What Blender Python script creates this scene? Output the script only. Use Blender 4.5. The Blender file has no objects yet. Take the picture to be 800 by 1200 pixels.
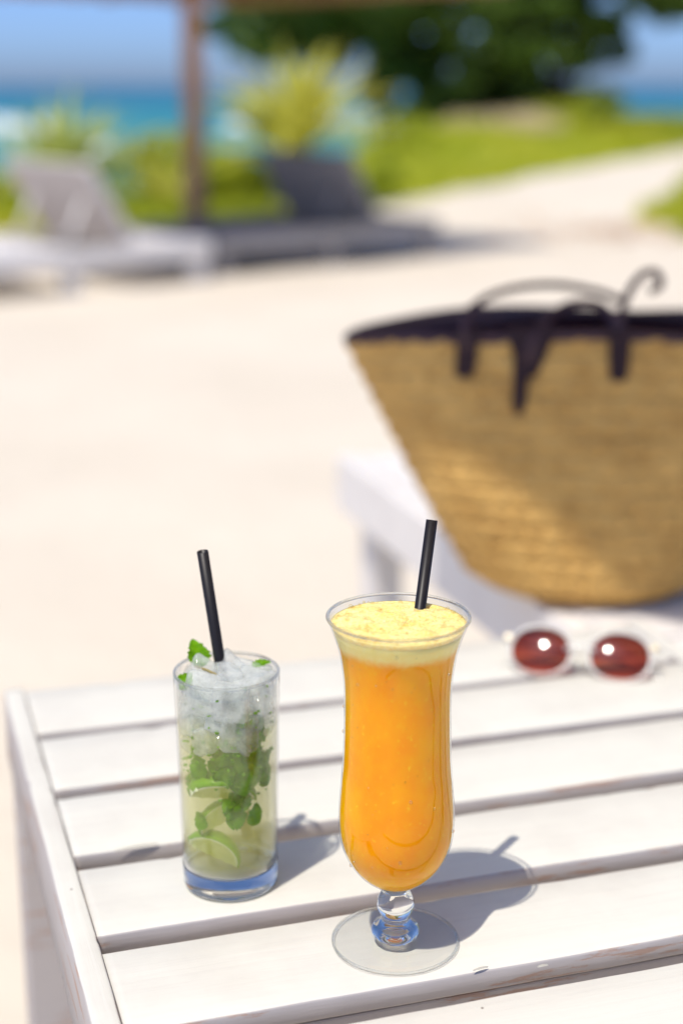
import bpy, bmesh, math, random
from mathutils import Vector, Matrix, noise
R = math.radians
random.seed(7)
sc = bpy.context.scene
COL = sc.collection

# ------------------------------------------------------------------ camera, sky, sun, exposure
TZ = 0.70                                   # height of the table top above the sand
cam = bpy.data.cameras.new('Camera'); camo = bpy.data.objects.new('Camera', cam); COL.objects.link(camo)
camo.location = (0, 0, TZ + 0.50)
camo.rotation_euler = (R(90 - 15.4946), 0, 0)
cam.sensor_fit = 'VERTICAL'; cam.sensor_height = 36.0; cam.lens = 54.0
cam.clip_start = 0.02; cam.clip_end = 20000
cam.dof.use_dof = True; cam.dof.focus_distance = 0.905; cam.dof.aperture_fstop = 2.8; cam.dof.aperture_blades = 0
sc.camera = camo

SUNV = Vector((-0.26, -0.37, 1.0)).normalized()
w = bpy.data.worlds.new('World'); sc.world = w; w.use_nodes = True
nt = w.node_tree; bg = nt.nodes['Background']
sky = nt.nodes.new('ShaderNodeTexSky'); sky.sky_type = 'NISHITA'; sky.sun_disc = False
sky.sun_elevation = math.asin(SUNV.z); sky.sun_rotation = math.atan2(SUNV.x, SUNV.y)
sky.altitude = 400; sky.air_density = 0.42; sky.dust_density = 1.8; sky.ozone_density = 10.0
nt.links.new(sky.outputs[0], bg.inputs[0]); bg.inputs[1].default_value = 0.138
sl = bpy.data.lights.new('sun', 'SUN'); slo = bpy.data.objects.new('sun', sl); COL.objects.link(slo)
sl.energy = 2.75; sl.angle = R(0.53); sl.color = (1.0, 0.925, 0.81)
slo.rotation_euler = SUNV.to_track_quat('Z', 'Y').to_euler()
vs = sc.view_settings; vs.view_transform = 'Standard'; vs.look = 'None'; vs.gamma = 1; vs.use_curve_mapping = False
vs.exposure = 0.68
cy = sc.cycles
cy.use_denoising = True
cy.max_bounces = 16; cy.transparent_max_bounces = 40; cy.transmission_bounces = 12; cy.diffuse_bounces = 5
cy.volume_bounces = 8; cy.sample_clamp_indirect = 4.0; cy.sample_clamp_direct = 0.0
cy.caustics_reflective = False; cy.caustics_refractive = True

# ------------------------------------------------------------------ materials
class NT:
    """small helper round a node tree"""
    def __init__(s, name):
        s.m = bpy.data.materials.new(name); s.m.use_nodes = True
        s.t = s.m.node_tree; s.t.nodes.clear()
        s.out = s.t.nodes.new('ShaderNodeOutputMaterial')
    def n(s, typ, **kw):
        nd = s.t.nodes.new(typ)
        for k, v in kw.items():
            if k.startswith('i_'):
                nd.inputs[k[2:].replace('_', ' ')].default_value = v
            else: setattr(nd, k, v)
        return nd
    def l(s, a, b): s.t.links.new(a, b)
    def coords(s, scale=(1, 1, 1), jitter=True, kind='Object'):
        tc = s.n('ShaderNodeTexCoord'); mp = s.n('ShaderNodeMapping'); mp.inputs['Scale'].default_value = scale
        s.l(tc.outputs[kind], mp.inputs[0])
        if jitter:
            oi = s.n('ShaderNodeObjectInfo'); ml = s.n('ShaderNodeMath', operation='MULTIPLY'); ml.inputs[1].default_value = 37.0
            s.l(oi.outputs['Random'], ml.inputs[0]); s.l(ml.outputs[0], mp.inputs['Location'])
        return mp.outputs[0]
    def noise(s, vec, scale, detail=4, rough=0.55):
        nd = s.n('ShaderNodeTexNoise'); nd.inputs['Scale'].default_value = scale
        nd.inputs['Detail'].default_value = detail; nd.inputs['Roughness'].default_value = rough
        if vec is not None: s.l(vec, nd.inputs['Vector'])
        return nd.outputs['Fac']
    def ramp(s, fac, stops):
        r = s.n('ShaderNodeValToRGB'); e = r.color_ramp.elements
        while len(e) < len(stops): e.new(0.5)
        for el, (p, c) in zip(e, stops):
            el.position = p; el.color = (*c, 1) if len(c) == 3 else c
        s.l(fac, r.inputs[0]); return r.outputs[0]
    def mix(s, fac, a, b):
        m = s.n('ShaderNodeMix', data_type='RGBA')
        for sock, v in ((m.inputs[0], fac), (m.inputs[6], a), (m.inputs[7], b)):
            if hasattr(v, 'is_output'): s.l(v, sock)
            elif isinstance(v, (int, float)): sock.default_value = v
            else: sock.default_value = (*v, 1)
        return m.outputs[2]
    def bump(s, h, strength=0.3, dist=0.001):
        b = s.n('ShaderNodeBump'); b.inputs['Strength'].default_value = strength; b.inputs['Distance'].default_value = dist
        s.l(h, b.inputs['Height']); return b.outputs[0]
    def pbr(s, col, rough=0.6, normal=None, spec=0.5, **kw):
        p = s.n('ShaderNodeBsdfPrincipled')
        if hasattr(col, 'is_output'): s.l(col, p.inputs['Base Color'])
        else: p.inputs['Base Color'].default_value = (*col, 1)
        if hasattr(rough, 'is_output'): s.l(rough, p.inputs['Roughness'])
        else: p.inputs['Roughness'].default_value = rough
        p.inputs['Specular IOR Level'].default_value = spec
        if normal is not None: s.l(normal, p.inputs['Normal'])
        for k, v in kw.items(): p.inputs[k.replace('_', ' ')].default_value = v
        return p.outputs[0]
    def surf(s, o): s.l(o, s.out.inputs['Surface']); return s.m
    def mixsh(s, fac, a, b):
        m = s.n('ShaderNodeMixShader')
        if hasattr(fac, 'is_output'): s.l(fac, m.inputs[0])
        else: m.inputs[0].default_value = fac
        s.l(a, m.inputs[1]); s.l(b, m.inputs[2]); return m.outputs[0]
    def fresnel(s, ior=1.45):
        """the same reflectance on both faces of a thin wall"""
        g = s.n('ShaderNodeNewGeometry'); f = s.n('ShaderNodeFresnel')
        mr = s.n('ShaderNodeMapRange'); mr.inputs['To Min'].default_value = ior; mr.inputs['To Max'].default_value = 1 / ior
        s.l(g.outputs['Backfacing'], mr.inputs['Value']); s.l(mr.outputs[0], f.inputs['IOR'])
        return f.outputs[0]

def mat_simple(name, c1, c2, scale=20, rough=0.6, bump=0.0, bscale=60, dist=0.001, spec=0.4, stretch=(1, 1, 1)):
    t = NT(name); v = t.coords(stretch)
    col = t.mix(t.noise(v, scale), c1, c2)
    nrm = t.bump(t.noise(v, bscale, 6), bump, dist) if bump else None
    return t.surf(t.pbr(col, rough, nrm, spec))

def mat_paint(name, base, worn, amount, rough=0.5):
    """white paint on sawn boards: faint grain, greyish scuffs, bare spots, tiny knots and chips"""
    t = NT(name); v = t.coords((1, 1, 1)); g = t.coords((3.5, 60, 60))
    grain = t.noise(g, 3.0, 8, 0.65)
    scuff = t.ramp(t.noise(v, 9, 7, 0.62), [(0.46, (0, 0, 0)), (0.72, (1, 1, 1))])
    col = t.mix(scuff, base, tuple(b * k for b, k in zip(base, (0.90, 0.885, 0.885))))
    gl = t.ramp(grain, [(0.34, (1, 1, 1)), (0.5, (0, 0, 0))])
    col = t.mix(t_mul(t, gl, 0.13), col, (0.50, 0.46, 0.43))
    st = t.coords((2.2, 22, 22))
    bare = t.ramp(t.noise(st, 4.0, 9, 0.72), [(amount, (0, 0, 0)), (amount + 0.035, (1, 1, 1))])
    col = t.mix(t_mul(t, bare, 0.75), col, worn)
    vo = t.n('ShaderNodeTexVoronoi'); vo.inputs['Scale'].default_value = 46; vo.inputs['Randomness'].default_value = 1
    t.l(v, vo.inputs['Vector'])
    dots = t.ramp(vo.outputs['Distance'], [(0.030, (1, 1, 1)), (0.055, (0, 0, 0))])
    gate = t.ramp(t.noise(v, 23, 2), [(0.53, (0, 0, 0)), (0.55, (1, 1, 1))])
    mm = t.n('ShaderNodeMath', operation='MULTIPLY'); t.l(dots, mm.inputs[0]); t.l(gate, mm.inputs[1])
    col = t.mix(mm.outputs[0], col, (0.16, 0.115, 0.085))
    hh = t.n('ShaderNodeMath', operation='MULTIPLY_ADD'); t.l(bare, hh.inputs[0]); hh.inputs[1].default_value = -0.5; t.l(grain, hh.inputs[2])
    return t.surf(t.pbr(col, rough, t.bump(hh.outputs[0], 0.35, 0.0012), 0.35))
def t_mul(t, a, k):
    m = t.n('ShaderNodeMath', operation='MULTIPLY'); t.l(a, m.inputs[0]); m.inputs[1].default_value = k; return m.outputs[0]

def mat_thin_glass(name, tint=(0.985, 0.99, 0.985), ior=1.5):
    t = NT(name)
    tr = t.n('ShaderNodeBsdfTransparent'); tr.inputs[0].default_value = (*tint, 1)
    gl = t.n('ShaderNodeBsdfGlossy'); gl.inputs['Roughness'].default_value = 0.02
    return t.surf(t.mixsh(t.fresnel(ior), tr.outputs[0], gl.outputs[0]))
def mat_solid_glass(name, tint=(0.99, 1, 0.995)):
    t = NT(name); g = t.n('ShaderNodeBsdfGlass'); g.inputs['IOR'].default_value = 1.5; g.inputs['Roughness'].default_value = 0
    g.inputs['Color'].default_value = (*tint, 1); return t.surf(g.outputs[0])
def mat_leaf(name, c1, c2, trans=0.4, rough=0.45, scale=30):
    t = NT(name); col = t.mix(t.noise(t.coords(), scale, 3), c1, c2)
    p = t.pbr(col, rough, None, 0.4); tl = t.n('ShaderNodeBsdfTranslucent'); t.l(col, tl.inputs[0])
    return t.surf(t.mixsh(trans, p, tl.outputs[0]))

M = {}
M['paint'] = mat_paint('white_paint', (0.645, 0.635, 0.575), (0.47, 0.36, 0.30), 0.67)
M['paint_edge_shaded'] = mat_paint('white_paint_worn_shaded_edge', (0.44, 0.41, 0.40), (0.40, 0.25, 0.18), 0.55, 0.65)  # worn edges; base colour also darkened to paint in the shade between slats
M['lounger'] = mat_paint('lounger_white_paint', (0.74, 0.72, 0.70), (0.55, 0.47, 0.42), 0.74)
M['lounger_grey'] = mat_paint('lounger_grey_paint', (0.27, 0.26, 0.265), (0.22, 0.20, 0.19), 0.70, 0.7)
M['back_shade'] = mat_simple('beige_back_shade', (0.50, 0.45, 0.42), (0.58, 0.53, 0.50), 8, 0.9)  # beige darker than the paint, standing in for the backrest's own shade
M['glass'] = mat_thin_glass('clear_glass')
M['glass_solid'] = mat_solid_glass('thick_clear_glass')
def mat_rim_glass():
    t = NT('thin_glass_edge'); g = t.n('ShaderNodeBsdfGlass'); g.inputs['IOR'].default_value = 1.5; g.inputs['Roughness'].default_value = 0
    tr = t.n('ShaderNodeBsdfTransparent'); tr.inputs[0].default_value = (0.97, 0.98, 0.97, 1)
    return t.surf(t.mixsh(0.45, tr.outputs[0], g.outputs[0]))
M['glass_edge'] = mat_rim_glass()
M['black'] = mat_simple('black_plastic', (0.008, 0.007, 0.009), (0.013, 0.011, 0.013), 40, 0.42, spec=0.3)

def mat_juice():
    t = NT('orange_juice'); v = t.coords((1, 1, 0.7), False); o = t.coords(jitter=False)
    n = t.noise(v, 55, 5); fl = t.noise(v, 420, 3)
    col = t.mix(t.ramp(n, [(0.35, (0, 0, 0)), (0.7, (1, 1, 1))]), (1.0, 0.315, 0.0), (1.0, 0.40, 0.0))
    col = t.mix(t.ramp(fl, [(0.63, (0, 0, 0)), (0.74, (1, 1, 1))]), col, (1.0, 0.54, 0.015))
    sp = t.n('ShaderNodeSeparateXYZ'); t.l(o, sp.inputs[0])          # froth settles on top and fades down into the juice
    ad = t.n('ShaderNodeMath', operation='MULTIPLY_ADD'); t.l(t.noise(o, 110, 5, 0.65), ad.inputs[0]); ad.inputs[1].default_value = -0.0070; t.l(sp.outputs[2], ad.inputs[2])
    mr = t.n('ShaderNodeMapRange', interpolation_type='SMOOTHSTEP'); mr.inputs['From Min'].default_value = FZ - 0.0060; mr.inputs['From Max'].default_value = FZ + 0.0015; t.l(ad.outputs[0], mr.inputs['Value'])
    froth = t.mix(t.noise(o, 300, 4, 0.6), (1.0, 0.67, 0.17), (1.0, 0.78, 0.32))
    col = t.mix(mr.outputs[0], col, froth)
    p = t.n('ShaderNodeBsdfPrincipled'); t.l(col, p.inputs['Base Color'])
    p.inputs['Roughness'].default_value = 0.6; p.inputs['Specular IOR Level'].default_value = 0.0
    p.inputs['Subsurface Weight'].default_value = 0.75; p.inputs['Subsurface Radius'].default_value = (1.0, 0.85, 0.6)
    p.inputs['Subsurface Scale'].default_value = 0.010
    return t.surf(p.outputs[0])
FZ = 0.1905; TOPZ = 0.2048
M['juice'] = mat_juice()
def mat_foam():
    t = NT('juice_foam'); v = t.coords(jitter=False)
    vo = t.n('ShaderNodeTexVoronoi'); vo.inputs['Scale'].default_value = 520; t.l(v, vo.inputs['Vector'])
    v2 = t.n('ShaderNodeTexVoronoi'); v2.inputs['Scale'].default_value = 1300; t.l(v, v2.inputs['Vector'])
    n = t.noise(v, 70, 3, 0.5)
    col = t.mix(t.ramp(n, [(0.35, (0, 0, 0)), (0.68, (1, 1, 1))]), (1.0, 0.64, 0.16), (1.0, 0.76, 0.30))
    col = t.mix(t_mul(t, t.ramp(vo.outputs['Distance'], [(0.30, (0, 0, 0)), (0.65, (1, 1, 1))]), 0.35), col, (1.0, 0.86, 0.48))
    h = t.n('ShaderNodeMath', operation='ADD'); t.l(vo.outputs['Distance'], h.inputs[0]); t.l(t_mul(t, v2.outputs['Distance'], 0.5), h.inputs[1])
    p = t.pbr(col, 0.15, t.bump(h.outputs[0], 0.5, 0.0007), 0.5, Subsurface_Weight=0.7, Subsurface_Radius=(1.0, 0.8, 0.45), Subsurface_Scale=0.003)
    return t.surf(p)
M['foam'] = mat_foam()
def mat_bubble():
    t = NT('froth_bubble'); tr = t.n('ShaderNodeBsdfTransparent'); tr.inputs[0].default_value = (1.0, 0.97, 0.85, 1)
    gl = t.n('ShaderNodeBsdfGlossy'); gl.inputs['Roughness'].default_value = 0.08
    f = t.n('ShaderNodeMath', operation='ADD'); f.inputs[1].default_value = 0.06; t.l(t.fresnel(1.4), f.inputs[0])
    return t.surf(t.mixsh(f.outputs[0], tr.outputs[0], gl.outputs[0]))
M['foam_bubble'] = mat_bubble()
def mat_mojito():
    t = NT('cloudy_lime_drink')
    tr = t.n('ShaderNodeBsdfTransparent'); tr.inputs[0].default_value = (0.99, 0.99, 0.97, 1)
    gl = t.n('ShaderNodeBsdfGlossy'); gl.inputs['Roughness'].default_value = 0.03
    t.l(t.mixsh(t_mul(t, t.fresnel(1.2), 0.6), tr.outputs[0], gl.outputs[0]), t.out.inputs['Surface'])
    pv = t.n('ShaderNodeVolumePrincipled'); pv.inputs['Color'].default_value = (0.99, 0.94, 0.33, 1)
    pv.inputs['Density'].default_value = 26.0; pv.inputs['Anisotropy'].default_value = 0.0
    t.l(pv.outputs[0], t.out.inputs['Volume']); return t.m
M['mojito'] = mat_mojito()
def mat_ice():
    t = NT('ice'); v = t.coords()
    n = t.ramp(t.noise(v, 90, 5, 0.7), [(0.35, (0, 0, 0)), (0.75, (1, 1, 1))])
    tr = t.n('ShaderNodeBsdfTransparent'); tr.inputs[0].default_value = (0.97, 0.985, 0.98, 1)
    tl = t.n('ShaderNodeBsdfTranslucent'); tl.inputs[0].default_value = (0.97, 0.985, 0.97, 1)
    df = t.n('ShaderNodeBsdfDiffuse'); df.inputs[0].default_value = (0.95, 0.97, 0.955, 1)
    body = t.mixsh(0.5, tl.outputs[0], df.outputs[0])
    mr = t.n('ShaderNodeMapRange'); mr.inputs['To Min'].default_value = 0.22; mr.inputs['To Max'].default_value = 0.62; t.l(n, mr.inputs['Value'])
    base = t.mixsh(mr.outputs[0], tr.outputs[0], body)
    gl = t.n('ShaderNodeBsdfGlossy'); gl.inputs['Roughness'].default_value = 0.06
    nb = t.bump(t.noise(v, 90, 2), 0.3, 0.0008); t.l(nb, gl.inputs['Normal'])
    return t.surf(t.mixsh(t.fresnel(1.31), base, gl.outputs[0]))
M['ice'] = mat_ice()
M['mint'] = mat_leaf('mint_leaf', (0.09, 0.33, 0.004), (0.46, 0.78, 0.020), 0.5, 0.35, 170)
M['mint_stem'] = mat_simple('mint_stem', (0.30, 0.16, 0.08), (0.22, 0.25, 0.06), 80, 0.5)
M['rind'] = mat_leaf('lime_rind', (0.17, 0.44, 0.008), (0.34, 0.60, 0.015), 0.3, 0.35, 200)
def mat_flesh():
    t = NT('lime_flesh'); v = t.coords((1, 1, 1))
    col = t.mix(t.noise(v, 220, 4), (0.72, 0.80, 0.26), (0.90, 0.93, 0.58))
    p = t.pbr(col, 0.25, t.bump(t.noise(v, 300, 3), 0.5, 0.0006), 0.5); tl = t.n('ShaderNodeBsdfTranslucent'); t.l(col, tl.inputs[0])
    return t.surf(t.mixsh(0.45, p, tl.outputs[0]))
M['flesh'] = mat_flesh()
M['pith'] = mat_simple('lime_pith', (0.80, 0.84, 0.60), (0.74, 0.80, 0.45), 90, 0.5)

def mat_sand():
    t = NT('sand'); v = t.coords(jitter=False)
    a = t.noise(v, 0.9, 5); b = t.noise(v, 900, 2)
    col = t.mix(t.ramp(a, [(0.3, (0, 0, 0)), (0.75, (1, 1, 1))]), (0.665, 0.60, 0.495), (0.755, 0.69, 0.58))
    col = t.mix(t_mul(t, b, 0.25), col, (0.45, 0.36, 0.27))
    h = t.n('ShaderNodeMath', operation='ADD'); t.l(t_mul(t, t.noise(v, 9, 6), 3), h.inputs[0]); t.l(t_mul(t, b, 0.15), h.inputs[1])
    return t.surf(t.pbr(col, 0.9, t.bump(h.outputs[0], 0.5, 0.012), 0.2))
M['sand'] = mat_sand()
M['lawn'] = mat_simple('lawn_soil', (0.38, 0.42, 0.03), (0.64, 0.55, 0.16), 0.5, 0.9, spec=0.1)
M['grass'] = mat_leaf('grass_blades', (0.18, 0.38, 0.008), (0.76, 0.66, 0.06), 0.35, 0.5, 0.45)
def mat_sea():
    t = NT('sea_water'); g = t.n('ShaderNodeNewGeometry'); sp = t.n('ShaderNodeSeparateXYZ'); t.l(g.outputs['Position'], sp.inputs[0])
    lg = t.n('ShaderNodeMath', operation='LOGARITHM'); lg.inputs[1].default_value = 10; t.l(sp.outputs[1], lg.inputs[0])
    mr = t.n('ShaderNodeMapRange'); mr.inputs['From Min'].default_value = 1.3; mr.inputs['From Max'].default_value = 2.9; t.l(lg.outputs[0], mr.inputs['Value'])
    col = t.ramp(mr.outputs[0], [(0.0, (0.05, 0.30, 0.22)), (0.45, (0.018, 0.25, 0.22)), (0.68, (0.004, 0.17, 0.21)), (0.85, (0.001, 0.105, 0.20))])
    v = t.coords((0.25, 1, 1), False)
    n = t.noise(v, 0.5, 5)
    col = t.mix(t_mul(t, n, 0.5), col, (0.02, 0.20, 0.26))
    return t.surf(t.pbr(col, 0.35, t.bump(t.noise(v, 1.2, 4), 0.6, 0.25), 0.25))
M['sea'] = mat_sea()
M['foam_sea'] = mat_simple('sea_foam', (0.75, 0.80, 0.80), (0.55, 0.68, 0.72), 0.6, 0.9)
M['bark'] = mat_simple('bark', (0.035, 0.025, 0.02), (0.07, 0.055, 0.04), 6, 0.9, 0.6, 20, 0.03)
M['crown'] = mat_leaf('tree_leaves', (0.035, 0.085, 0.010), (0.14, 0.22, 0.025), 0.25, 0.5, 0.6)
M['dry_grass'] = mat_leaf('dry_grass', (0.66, 0.54, 0.30), (0.80, 0.70, 0.48), 0.3, 0.6, 2)
M['yucca'] = mat_leaf('plant_blade', (0.55, 0.58, 0.07), (0.82, 0.76, 0.20), 0.35, 0.4, 2.5)
M['yucca_pale'] = mat_leaf('plant_blade_pale', (0.42, 0.52, 0.12), (0.68, 0.68, 0.24), 0.35, 0.4, 2.5)
M['wood'] = mat_simple('post_wood', (0.46, 0.25, 0.13), (0.58, 0.35, 0.20), 3, 0.75, 0.5, 12, 0.01, stretch=(6, 6, 0.6))
M['thatch'] = mat_simple('thatch', (0.24, 0.12, 0.06), (0.36, 0.22, 0.12), 7, 0.95, 0.8, 40, 0.02, stretch=(4, 4, 0.7))
M['canvas'] = mat_simple('canvas', (0.68, 0.64, 0.56), (0.74, 0.70, 0.62), 30, 0.85, 0.2, 300, 0.001)
M['leather'] = mat_simple('dark_leather', (0.030, 0.008, 0.016), (0.060, 0.018, 0.026), 30, 0.42, 0.3, 220, 0.0006, spec=0.55)
M['drydebris'] = mat_simple('dry_leaf', (0.42, 0.20, 0.08), (0.55, 0.32, 0.15), 9, 0.8)
def mat_straw():
    t = NT('woven_palm'); v = t.coords(jitter=False); f = t.coords((1, 1, 1), False)
    big = t.ramp(t.noise(v, 14, 5, 0.65), [(0.3, (0, 0, 0)), (0.72, (1, 1, 1))])
    big = t.ramp(t.noise(v, 24, 6, 0.7), [(0.32, (0, 0, 0)), (0.66, (1, 1, 1))])
    col = t.mix(big, (0.45, 0.235, 0.050), (0.76, 0.465, 0.135))
    st = t.coords((26, 26, 190), False)
    col = t.mix(t_mul(t, t.ramp(t.noise(st, 1.6, 4, 0.7), [(0.48, (0, 0, 0)), (0.72, (1, 1, 1))]), 0.6), col, (0.22, 0.115, 0.035))
    vo = t.n('ShaderNodeTexVoronoi'); vo.inputs['Scale'].default_value = 1; t.l(t.coords((95, 95, 240), False), vo.inputs['Vector'])
    col = t.mix(t_mul(t, t.ramp(vo.outputs['Distance'], [(0.35, (0, 0, 0)), (0.75, (1, 1, 1))]), 0.45), col, (0.60, 0.38, 0.12))
    return t.surf(t.pbr(col, 0.6, t.bump(vo.outputs['Distance'], 0.7, 0.003), 0.35))
M['straw'] = mat_straw()
M['frame_white'] = mat_simple('white_acetate', (0.80, 0.79, 0.76), (0.84, 0.83, 0.80), 40, 0.16, spec=0.5)
def mat_acetate():
    t = NT('pale_clear_acetate'); p = t.pbr((0.80, 0.79, 0.76), 0.14, None, 0.5)
    tr = t.n('ShaderNodeBsdfTransparent'); tr.inputs[0].default_value = (0.95, 0.95, 0.93, 1)
    return t.surf(t.mixsh(0.42, tr.outputs[0], p))
M['frame_white'] = mat_acetate()
M['metal'] = mat_simple('gold_metal', (0.62, 0.50, 0.28), (0.66, 0.55, 0.33), 40, 0.25, spec=0.9)
def mat_lens():
    t = NT('red_brown_lens'); v = t.coords(jitter=False); sp = t.n('ShaderNodeSeparateXYZ'); t.l(v, sp.inputs[0])
    mr = t.n('ShaderNodeMapRange'); mr.inputs['From Min'].default_value = -0.019; mr.inputs['From Max'].default_value = 0.019; t.l(sp.outputs[1], mr.inputs['Value'])
    col = t.ramp(mr.outputs[0], [(0.0, (0.85, 0.33, 0.12)), (0.35, (0.38, 0.065, 0.030)), (1.0, (0.15, 0.014, 0.014))])
    tr = t.n('ShaderNodeBsdfTransparent'); t.l(col, tr.inputs[0])
    gl = t.n('ShaderNodeBsdfGlossy'); gl.inputs['Roughness'].default_value = 0.05
    return t.surf(t.mixsh(t.fresnel(1.55), tr.outputs[0], gl.outputs[0]))
M['lens'] = mat_lens()

# ------------------------------------------------------------------ mesh helpers
def link(name, me, mats, parent=None, loc=None, rot=None, smooth=False):
    o = bpy.data.objects.new(name, me); COL.objects.link(o)
    for m in (mats if isinstance(mats, (list, tuple)) else [mats]):
        if len(me.materials) < 8 and M[m].name not in [x.name for x in me.materials]: me.materials.append(M[m])
    if smooth:
        for p in me.polygons: p.use_smooth = True
    if parent: o.parent = parent
    if loc is not None: o.location = loc
    if rot is not None: o.rotation_euler = rot
    return o
def from_bm(name, bm, mats, parent=None, loc=None, rot=None, smooth=False):
    bmesh.ops.recalc_face_normals(bm, faces=bm.faces[:])
    me = bpy.data.meshes.new(name); bm.to_mesh(me); bm.free()
    return link(name, me, mats, parent, loc, rot, smooth)
def tag(o, label=None, cat=None, group=None, kind=None):
    if label: o['label'] = label
    if cat: o['category'] = cat
    if group: o['group'] = group
    if kind: o['kind'] = kind
    return o
def empty(name, loc, rz=0):
    o = bpy.data.objects.new(name, None); COL.objects.link(o); o.location = loc; o.rotation_euler = (0, 0, rz)
    o.empty_display_size = 0.1; return o
def box(bm, c, s, rot=None, bevel=0.0):
    r = bmesh.ops.create_cube(bm, size=1.0)
    mat = Matrix.Translation(c) @ (rot.to_4x4() if rot else Matrix.Identity(4)) @ Matrix.Diagonal((*s, 1))
    bmesh.ops.transform(bm, matrix=mat, verts=r['verts'])
    if bevel:
        es = list({e for v in r['verts'] for e in v.link_edges})
        bmesh.ops.bevel(bm, geom=es, offset=bevel, segments=2, affect='EDGES', profile=0.6)
def box_obj(name, c, s, mat, parent=None, rot=None, bevel=0.004):
    bm = bmesh.new(); box(bm, (0, 0, 0), s, None, bevel)
    o = from_bm(name, bm, mat, parent, c); 
    if rot: o.rotation_euler = rot
    return o
def lathe(bm, prof, seg=64, close=False):
    rings = []
    for r, z in prof:
        if r < 1e-6: rings.append([bm.verts.new((0, 0, z))])
        else: rings.append([bm.verts.new((r * math.cos(2 * math.pi * k / seg), r * math.sin(2 * math.pi * k / seg), z)) for k in range(seg)])
    pairs = list(zip(rings[:-1], rings[1:]))
    if close: pairs.append((rings[-1], rings[0]))
    for a, b in pairs:
        for k in range(seg):
            j = (k + 1) % seg
            if len(a) == 1 and len(b) == 1: continue
            if len(a) == 1: bm.faces.new((a[0], b[j], b[k]))
            elif len(b) == 1: bm.faces.new((a[k], a[j], b[0]))
            else: bm.faces.new((a[k], a[j], b[j], b[k]))
    return rings
def tube(bm, pts, rad, seg=10, flat=1.0, cap=True, up=Vector((0, 0, 1))):
    pts = [Vector(p) for p in pts]; n = len(pts); rings = []
    ends = (pts[-1] - pts[0]).normalized(); steep = up.z > 0.9 and abs(ends.z) > 0.6
    rads = rad if isinstance(rad, (list, tuple)) else [rad] * n
    for i, p in enumerate(pts):
        d = (pts[min(i + 1, n - 1)] - pts[max(i - 1, 0)]).normalized()
        a = d.cross(Vector((0, 1, 0))) if (abs(d.dot(up)) > 0.97 or steep) else d.cross(up)
        a.normalize(); b = d.cross(a).normalized()
        rings.append([bm.verts.new(p + a * (rads[i] * math.cos(2 * math.pi * k / seg)) + b * (rads[i] * flat * math.sin(2 * math.pi * k / seg))) for k in range(seg)])
    for a, b in zip(rings[:-1], rings[1:]):
        for k in range(seg): bm.faces.new((a[k], a[(k + 1) % seg], b[(k + 1) % seg], b[k]))
    if cap: bm.faces.new(rings[0]); bm.faces.new(rings[-1])
def spline(pts, n=8):
    """Catmull-Rom through the points"""
    P = [Vector(p) for p in pts]; P = [P[0] * 2 - P[1]] + P + [P[-1] * 2 - P[-2]]; out = []
    for i in range(1, len(P) - 2):
        for k in range(n):
            t = k / n; a, b, c, d = P[i - 1], P[i], P[i + 1], P[i + 2]
            out.append(0.5 * ((2 * b) + (c - a) * t + (2 * a - 5 * b + 4 * c - d) * t * t + (3 * b - a - 3 * c + d) * t ** 3))
    out.append(P[-2]); return out
def interp(prof, n=6):
    return [(p.x, p.y) for p in spline([(r, z, 0) for r, z in prof], n)]
def copy_tree(o, parent=None):
    c = o.copy(); COL.objects.link(c); c.parent = parent
    for ch in list(o.children): copy_tree(ch, c)
    return c
def smooth01(x): x = max(0.0, min(1.0, x)); return x * x * (3 - 2 * x)

# ------------------------------------------------------------------ setting: sand, lawn, sea
def shore_y(x):
    return 13.0 + 8.0 * max(0.0, min(2.6, x + 0.6)) + 0.6 * math.sin(x * 0.7)
def path_line(x):
    return 10.0 if x < -0.6 else (10.0 + (x + 0.6) * 2.5 if x < 0.13 else 11.85 + 2.33 * (x - 0.13))
KF = 4.0 / 3.0                                # plan measured for a 0.9 m eye, built for 1.2 m
def height(x, y): return KF * height0(x / KF, y / KF)
def height0(x, y):
    h = 0.016 * noise.noise((x * 0.8, y * 0.8, 0)) + 0.012 * noise.noise((x * 2.6, y * 2.6, 3)) if y < 40 and abs(x) < 40 else 0
    if y < 3: h *= 0.5
    h += 0.30 * smooth01((y - path_line(x) - 0.3) / 5.5) * smooth01((y - 13) / 7) * smooth01((x + 0.6) / 2.5) * (1 - smooth01((y - shore_y(x) + 1) / 4))
    h -= 2.6 * smooth01((y - shore_y(x)) / 11)
    return h
def axis(vals):
    out = []
    for a, b, n in vals: out += [a + (b - a) * i / n for i in range(n)]
    return out + [vals[-1][1]]
def sheet(name, xs, ys, fz, mat, keep=None):
    vs, fs, idx = [], [], {}
    for j, y in enumerate(ys):
        for i, x in enumerate(xs):
            idx[i, j] = len(vs); vs.append((x, y, fz(x, y)))
    for j in range(len(ys) - 1):
        for i in range(len(xs) - 1):
            if keep is None or keep((xs[i] + xs[i + 1]) / 2, (ys[j] + ys[j + 1]) / 2):
                fs.append((idx[i, j], idx[i + 1, j], idx[i + 1, j + 1], idx[i, j + 1]))
    me = bpy.data.meshes.new(name); me.from_pydata(vs, [], fs); me.update()
    return link(name, me, mat, smooth=True)
xs = axis([(-4000, -200, 6), (-200, -30, 10), (-30, -6, 20), (-6, 10, 100), (10, 40, 24), (40, 200, 10), (200, 4000, 6)])
ys = axis([(-300, -30, 8), (-30, 0, 12), (0, 45, 170), (45, 200, 12), (200, 6000, 8)])
tag(sheet('sand', xs, ys, height, 'sand'), kind='structure')
def on_lawn(x, y): return on_lawn0(x / KF, y / KF)
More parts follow.
